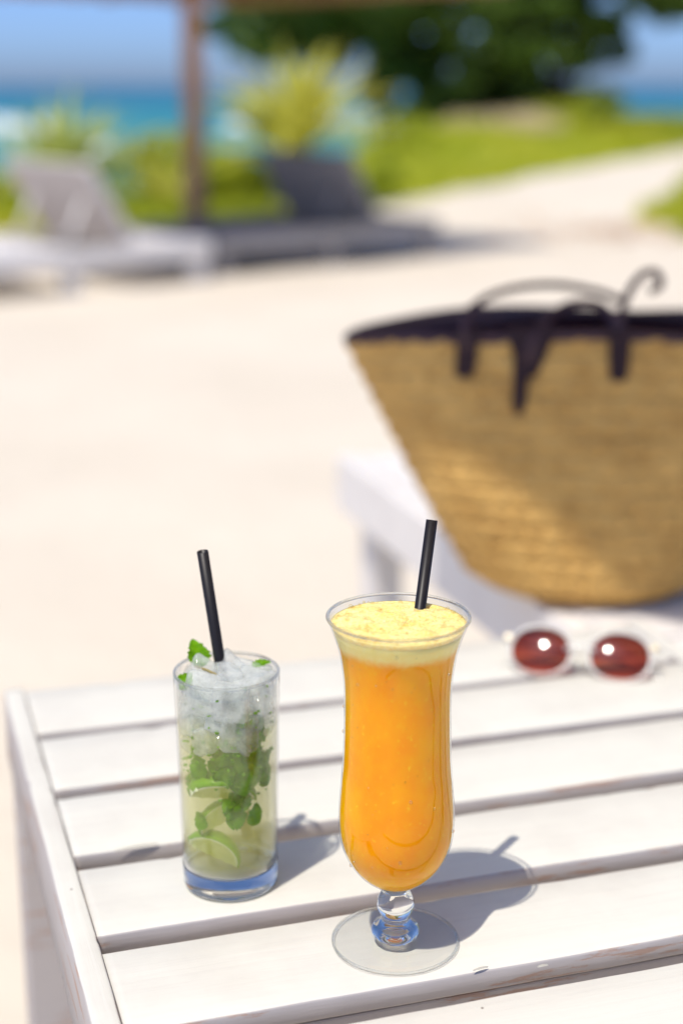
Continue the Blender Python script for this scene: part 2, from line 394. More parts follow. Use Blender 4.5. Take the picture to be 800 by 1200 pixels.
def on_lawn0(x, y):
    e = 0.35 * noise.noise((x * 1.1, y * 1.1, 9))
    if y > path_line(x) + e and y < shore_y(x) + 3.2: return True
    return x > 2.15 + max(0, (y - 11.1)) * 0.30 + e * 0.6 and 9.6 < y < path_line(x) - 3.2
tag(sheet('lawn', axis([(-19, 22, 200)]), axis([(12.6, 54, 200)]), lambda x, y: height(x, y) + 0.012, 'lawn', on_lawn), kind='structure')
SEA = -1.8
tag(sheet('sea', axis([(-6000, -100, 6), (-100, 100, 40), (100, 6000, 6)]), axis([(16, 120, 60), (120, 600, 20), (600, 12000, 8)]), lambda x, y: SEA, 'sea'), kind='structure')

# grass blades on the lawn: uncountable, one mesh
def grass_mesh(n):
    vs, fs = [], []
    rnd = random.Random(3); k = 0
    while k < n:
        y = 9.6 + 24 * rnd.random() ** 1.5; x = (rnd.random() - 0.55) * (y * 0.9 + 8)
        if not on_lawn0(x, y) or y > shore_y(x) + 2.5: continue
        x *= KF; y *= KF; z = height(x, y); a = rnd.random() * 6.283; hh = rnd.uniform(0.06, 0.18); ww = rnd.uniform(0.008, 0.018) * (1 + y / 25)
        dx, dy = math.cos(a) * ww, math.sin(a) * ww; lx, ly = rnd.gauss(0, 0.05), rnd.gauss(0, 0.05); b = len(vs)
        vs += [(x - dx, y - dy, z), (x + dx, y + dy, z), (x + lx, y + ly, z + hh)]; fs.append((b, b + 1, b + 2)); k += 1
    me = bpy.data.meshes.new('grass'); me.from_pydata(vs, [], fs); me.update(); return me
tag(link('grass', grass_mesh(110000), 'grass'), 'bright yellow green grass covering the lawn beside the sand path', 'grass', kind='stuff')

# breakers
def breaker(x0, x1, y, hgt, depth, label, seed):
    x0, x1, y, hgt, depth = [q * KF for q in (x0, x1, y, hgt, depth)]
    bm = bmesh.new(); n = 70; rows = []
    for i in range(n + 1):
        t = i / n; x = x0 + (x1 - x0) * t; env = math.sin(math.pi * t) ** 0.4
        nz = noise.noise((x * 0.12, seed, 0)); yy = y + 3 * nz + 2.0 * math.sin(x * 0.05 + seed)
        r = []
        for k in range(9):
            u = k / 8; zz = SEA - 0.05 + hgt * env * (math.sin(math.pi * u) ** 0.7) * (0.75 + 0.5 * noise.noise((x * 0.5, u * 3, seed + 5)))
            r.append(bm.verts.new((x, yy + depth * (u - 0.5) * (0.6 + 0.6 * env), zz)))
        rows.append(r)
    for a, b in zip(rows[:-1], rows[1:]):
        for k in range(8): bm.faces.new((a[k], b[k], b[k + 1], a[k + 1]))
    tag(from_bm('breaking_wave', bm, 'foam_sea', smooth=True), label, 'wave')
breaker(-40, -15.5, 88, 0.9, 24, 'long white foaming wave breaking beyond the spiky plant', 1.0)
breaker(-7, 6, 96, 0.7, 22, 'white foaming wave breaking between the wooden post and the dark tree', 2.3)
breaker(-12, -6.8, 58, 0.35, 5, 'short low line of foam on turquoise water nearer the shore', 4.1)

# ------------------------------------------------------------------ white slatted side table
ANG = R(17.3)
TX0, TY0 = -0.2883, 1.2245                    # far left corner of the top on the ground plan
table = tag(empty('side_table', (TX0, TY0, 0), ANG), 'weathered white painted slatted wooden table carrying the two drinks', 'table')
TL = 0.606                                    # along the slats
def board(name, length, width, thick, seed, parent, loc, rz=0.0, mats=('paint', 'paint_edge_shaded'), rough=1.0):
    """a sawn board: rounded corners, slightly wavy arrises; long sides take the worn edge paint, darkened for gap shade"""
    rnd = random.Random(seed); n = max(24, int(length / 0.006)); bm = bmesh.new()
    r = 0.0018
    sec = [(-width / 2, -thick + r), (-width / 2, -r), (-width / 2 + r * 0.35, -r * 0.35), (-width / 2 + r, 0), (-width / 6, 0.0), (width / 6, 0.0),
           (width / 2 - r, 0), (width / 2 - r * 0.35, -r * 0.35), (width / 2, -r), (width / 2, -thick + r), (width / 2 - r, -thick), (-width / 2 + r, -thick)]
    rings = []
    for i in range(n + 1):
        x = length * i / n; ring = []
        for k, (y, z) in enumerate(sec):
            q = noise.noise((x * 26 + seed * 7.3, y * 40, z * 60)) * 0.0006 * rough
            q2 = noise.noise((x * 7 + seed * 3.1, y * 12, 4.0)) * 0.0007 * rough
            nick = 0.0
            if k in (1, 2, 3, 6, 7, 8):
                s = noise.noise((x * 55 + seed * 11.7, (1 if y > 0 else -1) * 5.5, 1.7))
                if s > 0.42: nick = (s - 0.42) * 0.0045 * rough
            yy = y - math.copysign(nick, y) + q * (1 if abs(y) > width / 3 else 0)
            ring.append(bm.verts.new((x, yy, z + q2 - nick * 0.5)))
        rings.append(ring)
    m = len(sec)
    for a, b in zip(rings[:-1], rings[1:]):
        for k in range(m):
            f = bm.faces.new((a[k], b[k], b[(k + 1) % m], a[(k + 1) % m]))
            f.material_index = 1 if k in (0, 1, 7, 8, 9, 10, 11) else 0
            f.smooth = True
    for rg in (rings[0], rings[-1]): f = bm.faces.new(rg); f.material_index = 1
    return from_bm(name, bm, mats, parent, loc, (0, 0, rz))
rimw = 0.0165
gaps = [(-0.0945, -0.1075), (-0.2035, -0.2185), (-0.308, -0.3270), (-0.4135, -0.433), (-0.518, -0.544), (-0.648, -0.664), (-0.760, -0.760)]
prev = 0.0; slats = []
for i, (a, b) in enumerate(gaps):
    wd = prev - a
    s = board('slat', TL - 2 * rimw - 0.001, wd, 0.0145, i + 1, table, (rimw + 0.0005, (prev + a) / 2, TZ + random.uniform(-0.0006, 0.0004)), random.uniform(-0.002, 0.002))
    slats.append(s); prev = b
DEP = 0.760
for x in (rimw / 2, TL - rimw / 2):            # side boards standing on edge, flush with the slats
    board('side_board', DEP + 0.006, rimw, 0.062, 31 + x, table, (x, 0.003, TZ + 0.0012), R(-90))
for y in (-0.030, -DEP + 0.030):               # aprons under the first and last slat
    box_obj('apron', (TL / 2, y, TZ - 0.0146 - 0.024), (TL - 2 * rimw - 0.004, 0.018, 0.046), 'paint_edge_shaded', table, bevel=0.0015)
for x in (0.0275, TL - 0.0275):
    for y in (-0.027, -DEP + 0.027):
        box_obj('leg', (x, y, (TZ - 0.064) / 2 - 0.003), (0.05, 0.05, TZ - 0.068), 'paint_edge_shaded', table, bevel=0.003)
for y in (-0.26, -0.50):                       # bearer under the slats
    box_obj('bearer', (TL / 2, y, TZ - 0.0146 - 0.013), (TL - 2 * rimw - 0.004, 0.03, 0.022), 'paint_edge_shaded', table, bevel=0.0015)
# lifted paint flakes and a splinter on the slat edges (table frame coordinates)
def flake(x, y, lx, ly, rz, curl):
    bm = bmesh.new(); n = 7; a = []
    for i in range(n):
        t = i / (n - 1); wv = ly * math.sin(math.pi * min(0.97, max(0.05, t))) ** 0.6
        z = curl * math.sin(math.pi * t)
        a.append([bm.verts.new((lx * (t - 0.5), s * wv, z + (0.0006 if s > 0 else 0.0))) for s in (-1, 1)])
    for p, q in zip(a[:-1], a[1:]): bm.faces.new((p[0], q[0], q[1], p[1]))
    bmesh.ops.solidify(bm, geom=bm.faces[:], thickness=0.0004)
    from_bm('paint_flake', bm, 'paint', table, (x, y, TZ + 0.0006), (0.1, 0, rz))
flake(0.226, -0.5180, 0.010, 0.0006, 0.12, 0.0005)
flake(0.262, -0.5262, 0.007, 0.0007, 0.0, 0.0004)
flake(0.060, -0.3098, 0.030, 0.0010, 0.06, 0.0007)

# ------------------------------------------------------------------ orange juice in the hurricane glass
HX, HY = 0.0325, 0.8286
hur = tag(empty('hurricane_glass', (HX, HY, TZ)), 'tall footed hurricane glass holding orange juice on the white table', 'glass')
outer = [(0.0085, 0.0375), (0.0138, 0.0405), (0.0227, 0.0480), (0.0295, 0.0580), (0.0334, 0.0700), (0.0344, 0.0850), (0.0332, 0.1040), (0.0319, 0.1200),
         (0.0312, 0.1480), (0.0315, 0.1680), (0.0336, 0.1850), (0.0362, 0.1950), (0.0392, 0.2035), (0.0413, 0.2082)]
op = interp(outer, 5)
th = 0.0016
ip = [(max(0.001, r - th * (1.6 if z < 0.048 else 1.0)), z + (0.003 if z < 0.05 else 0.0008)) for r, z in op]
ip = [(r, z) for r, z in ip if z < op[-1][1]]
bm = bmesh.new(); lathe(bm, [(0.0, 0.0372)] + op + list(reversed(ip)) + [(0.0, ip[0][1])], 96)
from_bm('bowl', bm, 'glass', hur, smooth=True)
bm = bmesh.new()
cr = 0.0406; cz = 0.2086
lathe(bm, [(cr + 0.00105 * math.cos(a), cz + 0.0010 * math.sin(a)) for a in [2 * math.pi * k / 12 for k in range(12)]], 128, close=True)
from_bm('rim', bm, 'glass_edge', hur, smooth=True)
stem = [(0.0, 0.0374), (0.0075, 0.0373), (0.0082, 0.0362), (0.0084, 0.0345), (0.0098, 0.0315), (0.0112, 0.0275), (0.0111, 0.0240), (0.0098, 0.0205), (0.0080, 0.0178), (0.0079, 0.0160),
        (0.0094, 0.0140), (0.0130, 0.0118), (0.0145, 0.0088), (0.0140, 0.0062), (0.0128, 0.0046), (0.0120, 0.0042)]
bm = bmesh.new(); lathe(bm, interp(stem[1:], 4)[0:0] + [stem[0]] + interp(stem[1:], 4) + [(0.007, 0.0066), (0.0, 0.0086)], 64)
from_bm('stem', bm, 'glass_solid', hur, smooth=True)
foot = [(0.0, 0.0040), (0.012, 0.0038), (0.024, 0.0032), (0.033, 0.0027), (0.0372, 0.0024), (0.0382, 0.0016), (0.0378, 0.0006), (0.036, 0.0002), (0.030, 0.0004), (0.015, 0.0010), (0.0, 0.0012)]
bm = bmesh.new(); lathe(bm, foot, 96)
from_bm('foot', bm, 'glass', hur, smooth=True)
bm = bmesh.new(); lathe(bm, [(0.0378 + 0.0009 * math.cos(a), 0.0015 + 0.0010 * math.sin(a)) for a in [2 * math.pi * k / 10 for k in range(10)]], 96, close=True)
from_bm('foot_edge', bm, 'glass_edge', hur, smooth=True)

def inner_r(z):
    for (r0, z0), (r1, z1) in zip(op[:-1], op[1:]):
        if z0 <= z <= z1: return r0 + (r1 - r0) * (z - z0) / max(1e-9, z1 - z0) - th * 0.6
    return op[-1][0] - th
jl = tag(empty('orange_juice', (HX, HY, TZ)), 'bright orange juice with pale foam filling the hurricane glass', 'juice')
prof = [(0.0, 0.0412)] + [(max(0.0055, inner_r(z)), z) for z in [0.0414 + (TOPZ - 0.0031 - 0.0414) * k / 40 for k in range(41)]] + [(0.0, TOPZ - 0.0031)]
bm = bmesh.new(); lathe(bm, prof, 96); from_bm('juice_body', bm, 'juice', jl, smooth=True)
bm = bmesh.new(); seg = 96; rings = []
side = [TOPZ - 0.0030 + 0.0030 * k / 4 for k in range(5)]
for k, z in enumerate(side):
    rings.append([bm.verts.new((inner_r(z) * math.cos(2 * math.pi * j / seg), inner_r(z) * math.sin(2 * math.pi * j / seg), z)) for j in range(seg)])
for q in range(1, 40):
    rr = inner_r(TOPZ) * (1 - q / 40)
    ring = []
    for j in range(seg):
        x, y = rr * math.cos(2 * math.pi * j / seg), rr * math.sin(2 * math.pi * j / seg)
        e = min(1, q / 4)
        z = TOPZ + e * (0.0016 * noise.noise((x * 90, y * 90, 1)) + 0.0009 * noise.noise((x * 230, y * 230, 5)) + 0.0006 * noise.noise((x * 600, y * 600, 8)))
        ring.append(bm.verts.new((x, y, z)))
    rings.append(ring)
for a, b in zip(rings[:-1], rings[1:]):
    for j in range(seg): bm.faces.new((a[j], a[(j + 1) % seg], b[(j + 1) % seg], b[j]))
bm.faces.new(rings[-1]); bm.faces.new(rings[0])
foam = from_bm('foam', bm, 'foam', jl, smooth=True)
bm = bmesh.new(); rnd = random.Random(5)
for i in range(420):
    rr = inner_r(TOPZ) * (math.sqrt(rnd.random()) if i % 3 else rnd.uniform(0.93, 1)) * 0.97; a = rnd.random() * 6.283; s = 0.0003 + 0.0011 * rnd.random() ** 3
    x, y = rr * math.cos(a), rr * math.sin(a)
    z = TOPZ + (0.0016 * noise.noise((x * 90, y * 90, 1)) + 0.0009 * noise.noise((x * 230, y * 230, 5)))
    bmesh.ops.create_icosphere(bm, subdivisions=2, radius=s, matrix=Matrix.Translation((x, y, z + s * 0.3)))
tag(from_bm('bubbles', bm, 'foam_bubble', jl, smooth=True), kind='stuff')
bm = bmesh.new()                              # a few drops clinging to the outside of the bowl
for i in range(90):
    z = rnd.uniform(0.055, 0.198); a = rnd.random() * 6.283; s = 0.0003 + 0.0008 * rnd.random() ** 3; rr = inner_r(z) + th * 0.6
    bmesh.ops.create_icosphere(bm, subdivisions=2, radius=s, matrix=Matrix.Translation((rr * math.cos(a), rr * math.sin(a), z)) @ Matrix.Diagonal((1, 1, 1.25, 1)))
tag(from_bm('water_drops', bm, 'glass_edge', hur, smooth=True), kind='stuff')

def straw(name, a, b, rad, label):
    a, b = Vector(a), Vector(b); d = (b - a); L = d.length
    bm = bmesh.new()
    lathe(bm, [(rad, 0), (rad, L), (rad - 0.0004, L), (rad - 0.0004, 0)], 28, close=True)
    o = from_bm(name, bm, 'black', None, a, None, smooth=False)
    for p in o.data.polygons: p.use_smooth = abs(p.normal.z) < 0.5
    o.rotation_euler = d.to_track_quat('Z', 'Y').to_euler(); return tag(o, label, 'straw')
straw('drinking_straw', (HX - 0.0060, HY - 0.010, TZ + 0.060), (0.0530, 0.868, TZ + 0.2545), 0.0034, 'short black straw standing in the orange juice')

# ------------------------------------------------------------------ mojito
MX, MY = -0.0722, 0.9035
moj = tag(empty('highball_glass', (MX, MY, TZ)), 'straight clear highball glass holding the mojito with ice and mint', 'glass')
GH = 0.147
def ro(z): return 0.0306 + (0.0335 - 0.0306) * z / GH
BT = 0.0135
wall_o = [(ro(z), z) for z in [0.0168 + (GH - 0.0012 - 0.0168) * k / 12 for k in range(13)]]
wall_i = [(ro(z) - 0.0017, z) for z in [0.0168 + (GH - 0.0012 - 0.0168) * k / 12 for k in range(13)]]
bm = bmesh.new(); lathe(bm, wall_o + list(reversed(wall_i)), 96, close=True)
o = from_bm('wall', bm, 'glass', moj, smooth=True)
bm = bmesh.new()
lathe(bm, [(ro(GH) - 0.0009 + 0.0010 * math.cos(a), GH - 0.0010 + 0.0011 * math.sin(a)) for a in [2 * math.pi * k / 12 for k in range(12)]], 128, close=True)
from_bm('rim', bm, 'glass_edge', moj, smooth=True)
bm = bmesh.new()
lathe(bm, interp([(0.0, 0.0022), (0.018, 0.0018), (0.0262, 0.0008), (0.0285, 0.0003), (0.0300, 0.0016), (0.0306, 0.0042), (0.0308, 0.0100), (0.03092, 0.0167)], 4) + [(0.0292, 0.0169), (0.024, 0.0174), (0.012, 0.0164), (0.0, 0.0160)], 96)
from_bm('base', bm, 'glass_solid', moj, smooth=True)

LZ = 0.114
bm = bmesh.new(); n = 16
lathe(bm, [(0.0, 0.0178)] + [(ro(z) - 0.0012, z) for z in [0.0180 + (LZ - 0.0180) * k / n for k in range(n + 1)]] + [(0.0, LZ)], 96)
tag(from_bm('mojito_drink', bm, 'mojito', None, (MX, MY, TZ), smooth=True), 'cloudy pale lime drink filling the straight highball glass', 'drink')
straw('drinking_straw', (MX + 0.010, MY + 0.019, TZ + 0.021), (-0.0862, 0.9130, TZ + 0.2215), 0.0036, 'longer black straw leaning left out of the mojito')

def keep_inside(o, margin=0.0030):
    """press a leaf or wedge against the inside of the glass where it would poke through"""
    bpy.context.view_layer.update(); mw = o.matrix_world; inv = mw.inverted()
    for v in o.data.vertices:
        p = mw @ v.co; q = Vector((p.x - MX, p.y - MY)); z = p.z - TZ; lim = ro(min(GH, max(0.0, z))) - margin
        if z < GH and q.length > lim: q *= lim / q.length; v.co = inv @ Vector((MX + q.x, MY + q.y, p.z))
def ice_mesh(seed, s):
    rnd = random.Random(seed); bm = bmesh.new()
    bmesh.ops.create_cube(bm, size=1)
    bmesh.ops.bevel(bm, geom=bm.edges[:], offset=0.17, segments=3, affect='EDGES', profile=0.6)
    bmesh.ops.subdivide_edges(bm, edges=bm.edges[:], cuts=1, use_grid_fill=True)
    for v in bm.verts:
        v.co += v.co.normalized() * 0.19 * noise.noise(v.co * 1.7 + Vector((seed * 3.3, 0, 0))) + v.co.normalized() * 0.05 * noise.noise(v.co * 5 + Vector((seed, 0, 0)))
        v.co *= s
    return bm
icepos = [(-0.014, -0.012, 0.139, .021), (0.004, -0.018, 0.137, .020), (0.018, -0.006, 0.140, .021), (-0.016, 0.008, 0.141, .021), (0.002, 0.014, 0.142, .020), (0.018, 0.013, 0.141, .018),
          (0.001, -0.002, 0.146, .017), (-0.019, -0.009, 0.121, .019), (0.006, -0.019, 0.119, .020), (0.020, -0.007, 0.124, .018), (-0.008, 0.012, 0.124, .021), (-0.004, -0.019, 0.124, .014), (0.014, 0.014, 0.122, .02), (-0.021, -0.004, 0.104, .014),
          (-0.012, -0.019, 0.113, .017), (0.010, -0.020, 0.113, .015)]
for i, (x, y, z, s) in enumerate(icepos):
    if s >= 0.018: s *= 1.16
    o = from_bm('ice_cube', ice_mesh(i + 2, s), 'ice', None, (MX + x, MY + y, TZ + z - 0.0055), (random.random() * 3, random.random() * 3, random.random() * 3), smooth=True)
    keep_inside(o, 0.0022)
    tag(o, 'clear melting ice cube packed in the top of the mojito', 'ice', 'ice cubes in the mojito')

def leaf_mesh(L, W, curl, seed):
    bm = bmesh.new(); n = 14; rows = []
    for i in range(n + 1):
        t = i / n; wv = W * (math.sin(math.pi * t ** 0.75) ** 0.8) * (1 + 0.10 * (1 if i % 2 else -1)) + 0.0002
        zc = curl * L * (t * t - t * 0.4) + 0.0016 * noise.noise((t * 5, seed, 0))
        rows.append([bm.verts.new((wv * u, L * t, zc + abs(u) * wv * (0.35 + 0.3 * noise.noise((t * 4, u, seed))))) for u in (-1, -0.66, -0.33, 0, 0.33, 0.66, 1)])
        for k, v in enumerate(rows[-1]): v.co.z += 0.0007 * math.sin(i * 2.2 + abs(k - 3) * 0.9) * (abs(k - 3) / 3)
    for a, b in zip(rows[:-1], rows[1:]):
        for k in range(6): bm.faces.new((a[k], a[k + 1], b[k + 1], b[k]))
    bmesh.ops.solidify(bm, geom=bm.faces[:], thickness=0.0003); return bm
def mint(x, y, z, L, W, rot, curl, seed, label, group=None):
    o = from_bm('mint_leaf', leaf_mesh(L, W, curl, seed), 'mint', None, (MX + x, MY + y, TZ + z), tuple(R(a) for a in rot), smooth=True)
    keep_inside(o)
    return tag(o, label, 'leaf', group)
mint(-0.0185, 0.012, 0.143, 0.020, 0.0075, (62, 8, 28), -0.5, 1, 'green mint leaf poking up behind the black straw above the rim of the glass')
mint(-0.0290, -0.009, 0.137, 0.013, 0.0055, (50, 20, -30), -0.3, 2, 'small mint leaf pressed against the inside of the glass rim')
mint(0.016, 0.006, 0.146, 0.013, 0.0040, (10, 10, -60), -0.2, 3, 'thin mint leaf lying on top of the ice')
G2 = 'muddled mint leaves in the drink'; T2 = 'crushed green mint leaf floating inside the mojito below the ice'
for i, a in enumerate([(0.010, -0.022, 0.106, .022, .007, (80, 20, 10)), (0.017, -0.019, 0.088, .026, .0075, (95, -10, 25)), (0.020, -0.016, 0.084, .022, .007, (70, 40, -20)),
        (0.004, -0.0255, 0.068, .018, .006, (85, 60, 30)), (0.008, -0.0245, 0.058, .016, .006, (100, -40, 10)), (0.012, -0.023, 0.066, .015, .006, (60, 15, 60)),
        (0.000, -0.020, 0.100, .014, .005, (75, -50, 10)), (-0.006, -0.022, 0.094, .013, .005, (40, 30, 70)), (0.022, -0.012, 0.104, .018, .006, (110, 10, -30)),
        (-0.002, -0.010, 0.090, .02, .008, (80, 80, 0)), (0.014, -0.006, 0.100, .022, .008, (95, 20, 50)), (0.010, 0.010, 0.095, .022, .008, (85, 60, -50)),
        (0.013, -0.024, 0.098, .020, .008, (88, 5, 5)), (0.019, -0.020, 0.094, .024, .008, (100, -15, 15)), (0.003, -0.024, 0.092, .018, .007, (80, -35, -8)), (-0.010, -0.023, 0.088, .016, .006, (70, 50, -20)),
        (0.006, -0.0245, 0.074, .018, .008, (95, 35, 0)), (0.010, -0.024, 0.060, .016, .008, (80, -20, 20)), (-0.018, -0.018, 0.096, .013, .005, (60, -30, -40)), (0.022, -0.016, 0.074, .016, .006, (90, 25, 40)),
        (-0.014, -0.022, 0.082, .017, .007, (85, -25, -25)), (-0.005, -0.025, 0.080, .016, .007, (92, 40, -5)), (0.000, -0.0255, 0.054, .014, .006, (88, 70, 0)), (-0.012, -0.0235, 0.050, .013, .0055, (75, -60, -20)), (0.016, -0.022, 0.050, .015, .006, (95, 15, 30)), (-0.022, -0.013, 0.070, .015, .006, (90, 10, -55))]):
    mint(*a, -0.35, i + 10, T2, G2)
bm = bmesh.new(); rnd = random.Random(11)
for i in range(120):
    a = rnd.uniform(-2.9, -0.25); z = min(0.143, max(0.05, rnd.gauss(0.106, 0.017))); rr = ro(z) - rnd.uniform(0.0026, 0.007); s = rnd.uniform(0.0006, 0.0019)
    if rnd.random() < 0.15: s *= 1.6
    m = Matrix.Translation((rr * math.cos(a), rr * math.sin(a), z)) @ Matrix.Rotation(rnd.random() * 6, 4, 'X') @ Matrix.Rotation(rnd.random() * 6, 4, 'Z') @ Matrix.Diagonal((s, s * 0.75, s * 0.25, 1))
    bmesh.ops.create_icosphere(bm, subdivisions=1, radius=1, matrix=m)
tag(from_bm('mint_flecks', bm, 'mint', None, (MX, MY, TZ)), 'tiny chopped green mint flecks scattered through the ice and drink', 'mint flecks', kind='stuff')
bm = bmesh.new(); tube(bm, [(-0.020, 0.004, 0.1475), (-0.012, -0.002, 0.1472), (-0.005, -0.008, 0.1462)], 0.0008, 6)
tag(from_bm('mint_stalk', bm, 'mint_stem', None, (MX, MY, TZ), smooth=True), 'thin brownish mint stalk lying on the ice beside the straw', 'stalk')

def lime(loc, rot, rad, ang, label):
    """a wedge cut lengthways from a lime: curved rind, pith, two cut faces of flesh"""
    root = empty('lime_wedge', (MX + loc[0], MY + loc[1], TZ + loc[2])); root.rotation_euler = tuple(R(a) for a in rot)
    tag(root, label, 'lime')
    def cap(r, n=10, m=9):
        g = []
        for i in range(n + 1):
            la = -math.pi / 2 + math.pi * i / n; row = []
            for k in range(m + 1):
                lo = -ang / 2 + ang * k / m
                row.append(Vector((r * 1.18 * math.sin(la), r * math.cos(la) * math.sin(lo), r * math.cos(la) * math.cos(lo))))
            g.append(row)
        return g
    out, inn = cap(rad), cap(rad * 0.93)
    def skin(name, g0, g1, mat):
        bm = bmesh.new(); A = [[bm.verts.new(p) for p in r] for r in g0]; B = [[bm.verts.new(p) for p in r] for r in g1]
        n, m = len(A) - 1, len(A[0]) - 1
        for i in range(n):
            for k in range(m):
                bm.faces.new((A[i][k], A[i][k + 1], A[i + 1][k + 1], A[i + 1][k])); bm.faces.new((B[i][k], B[i + 1][k], B[i + 1][k + 1], B[i][k + 1]))
            for k in (0, m): bm.faces.new((A[i][k], A[i + 1][k], B[i + 1][k], B[i][k]))
        bmesh.ops.remove_doubles(bm, verts=bm.verts[:], dist=1e-5)
        o = from_bm(name, bm, mat, root, smooth=True); keep_inside(o, 0.0026); return o
    skin('rind', out, inn, 'rind'); skin('pith', cap(rad * 0.928), cap(rad * 0.86), 'pith')
    bm = bmesh.new(); g = cap(rad * 0.858); A = [[bm.verts.new(p) for p in r] for r in g]; n, m = len(A) - 1, len(A[0]) - 1
    ax = [bm.verts.new((rad * 1.0 * (-1 + 2 * i / n), 0, 0.0006 * (i % 2))) for i in range(n + 1)]
    for i in range(n):
        for k in range(m): bm.faces.new((A[i][k], A[i][k + 1], A[i + 1][k + 1], A[i + 1][k]))
        bm.faces.new((A[i][0], A[i + 1][0], ax[i + 1], ax[i])); bm.faces.new((A[i][m], A[i + 1][m], ax[i + 1], ax[i]))
    bmesh.ops.remove_doubles(bm, verts=bm.verts[:], dist=1e-5)
    keep_inside(from_bm('flesh', bm, 'flesh', root), 0.0030)
lime((-0.004, -0.0165, 0.066), (-8, 6, 8), 0.0195, R(95), 'lime wedge with bright rind on top in the middle of the mojito')
lime((-0.011, -0.0165, 0.026), (-20, 24, -6), 0.0165, R(80), 'lime wedge resting low in the mojito near the glass base')
lime((-0.002, -0.014, 0.048), (-30, -20, 20), 0.0150, R(75), 'small lime wedge tucked under the middle wedge in the mojito')
lime((0.008, -0.010, 0.086), (70, 70, 20), 0.0145, R(85), 'lime wedge standing on end against the side of the mojito glass')

# ------------------------------------------------------------------ sunglasses
SX, SY = 0.2065, 1.2560
sg = tag(empty('sunglasses', (SX, SY, TZ), R(-13)), 'pale framed round sunglasses with red brown lenses folded on the table', 'sunglasses')
TILT = R(90 - 50)     # lens plane leans back
def P3(u, v, dpt=0.0):
    """u across, v up the lens plane, dpt out of it"""
    zz = v * math.cos(TILT) + dpt * math.sin(TILT); yy = v * math.sin(TILT) - dpt * math.cos(TILT)
    return Vector((u, yy, zz))
LW, LH, V0 = 0.0250, 0.0208, 0.0235
def lens_xy(a, k=1.0, add=0.0):
    ca, sa = math.cos(a), math.sin(a); e = 0.88
    return ((LW * k + add) * math.copysign(abs(ca) ** e, ca), (LH * k + add) * math.copysign(abs(sa) ** e, sa))
basis = Matrix((P3(1, 0, 0), P3(0, 1, 0), P3(0, 0, 1))).transposed()
for sx in (-1, 1):
    cx = sx * 0.0348
    bm = bmesh.new(); nA, rings = 48, []
    crv = 0.075
    for t in (1.03, 0.85, 0.65, 0.45, 0.22):
        rg = []
        for k in range(nA):
            x, y = lens_xy(2 * math.pi * k / nA, t); rg.append(bm.verts.new((x, y, math.sqrt(crv ** 2 - x * x - y * y) - crv + 0.004)))
        rings.append(rg)
    for a, b in zip(rings[:-1], rings[1:]):
        for k in range(nA): bm.faces.new((a[k], a[(k + 1) % nA], b[(k + 1) % nA], b[k]))
    cv = bm.verts.new((0, 0, 0.004))
    for k in range(nA): bm.faces.new((rings[-1][k], rings[-1][(k + 1) % nA], cv))
    o = from_bm('lens', bm, 'lens', sg, P3(cx, V0, 0.0), None, smooth=True)
    o.rotation_euler = (basis @ Matrix.Rotation(R(5 * sx), 3, 'Y')).to_euler()
    bm = bmesh.new(); prev = None; loops = []
    for k in range(nA):
        a = 2 * math.pi * k / nA; x0, y0 = lens_xy(a); x1, y1 = lens_xy(a, 1.0, 0.0036)
        q = [(x0, y0, -0.0015), (x0, y0, 0.0012), (x0 * 0.7 + x1 * 0.3, y0 * 0.7 + y1 * 0.3, 0.0026), (x0 * 0.3 + x1 * 0.7, y0 * 0.3 + y1 * 0.7, 0.0026), (x1, y1, 0.0012), (x1, y1, -0.0015)]
        loops.append([bm.verts.new(P3(cx + u, V0 + v, d)) for u, v, d in q])
    for k in range(nA):
        A, B = loops[k], loops[(k + 1) % nA]
        for j in range(6): bm.faces.new((A[j], B[j], B[(j + 1) % 6], A[(j + 1) % 6]))
    from_bm('lens_rim', bm, 'frame_white', sg, smooth=True)
    bm = bmesh.new(); tube(bm, [P3(sx * 0.0095, 0.016, -0.002), P3(sx * 0.0085, 0.014, -0.006), P3(sx * 0.0095, 0.011, -0.007)], [0.0014, 0.0022, 0.0024], 8)
    from_bm('nose_pad', bm, 'frame_white', sg, smooth=True)
    bm = bmesh.new()
    tube(bm, spline([P3(sx * 0.0625, 0.034, 0.0), P3(sx * 0.0665, 0.034, -0.004), P3(sx * 0.0640, 0.033, -0.010), P3(sx * 0.030, 0.030, -0.0125 - 0.003 * (sx > 0)), P3(-sx * 0.02, 0.027, -0.0135 - 0.003 * (sx > 0)), P3(-sx * 0.060, 0.016, -0.0135 - 0.003 * (sx > 0)), P3(-sx * 0.072, 0.010, -0.0125)], 5), 0.0030, 8, 0.6)
    from_bm('temple_arm', bm, 'frame_white', sg, smooth=True)
    bm = bmesh.new(); box(bm, P3(sx * 0.0640, 0.034, 0.001), (0.006, 0.005, 0.004), basis, 0.0008)
    from_bm('hinge', bm, 'metal', sg)
bm = bmesh.new(); tube(bm, spline([P3(-0.0135, 0.0265, 0.0008), P3(-0.006, 0.0295, 0.0022), P3(0.006, 0.0295, 0.0022), P3(0.0135, 0.0265, 0.0008)], 5), 0.0026, 8)
from_bm('bridge', bm, 'frame_white', sg, smooth=True)

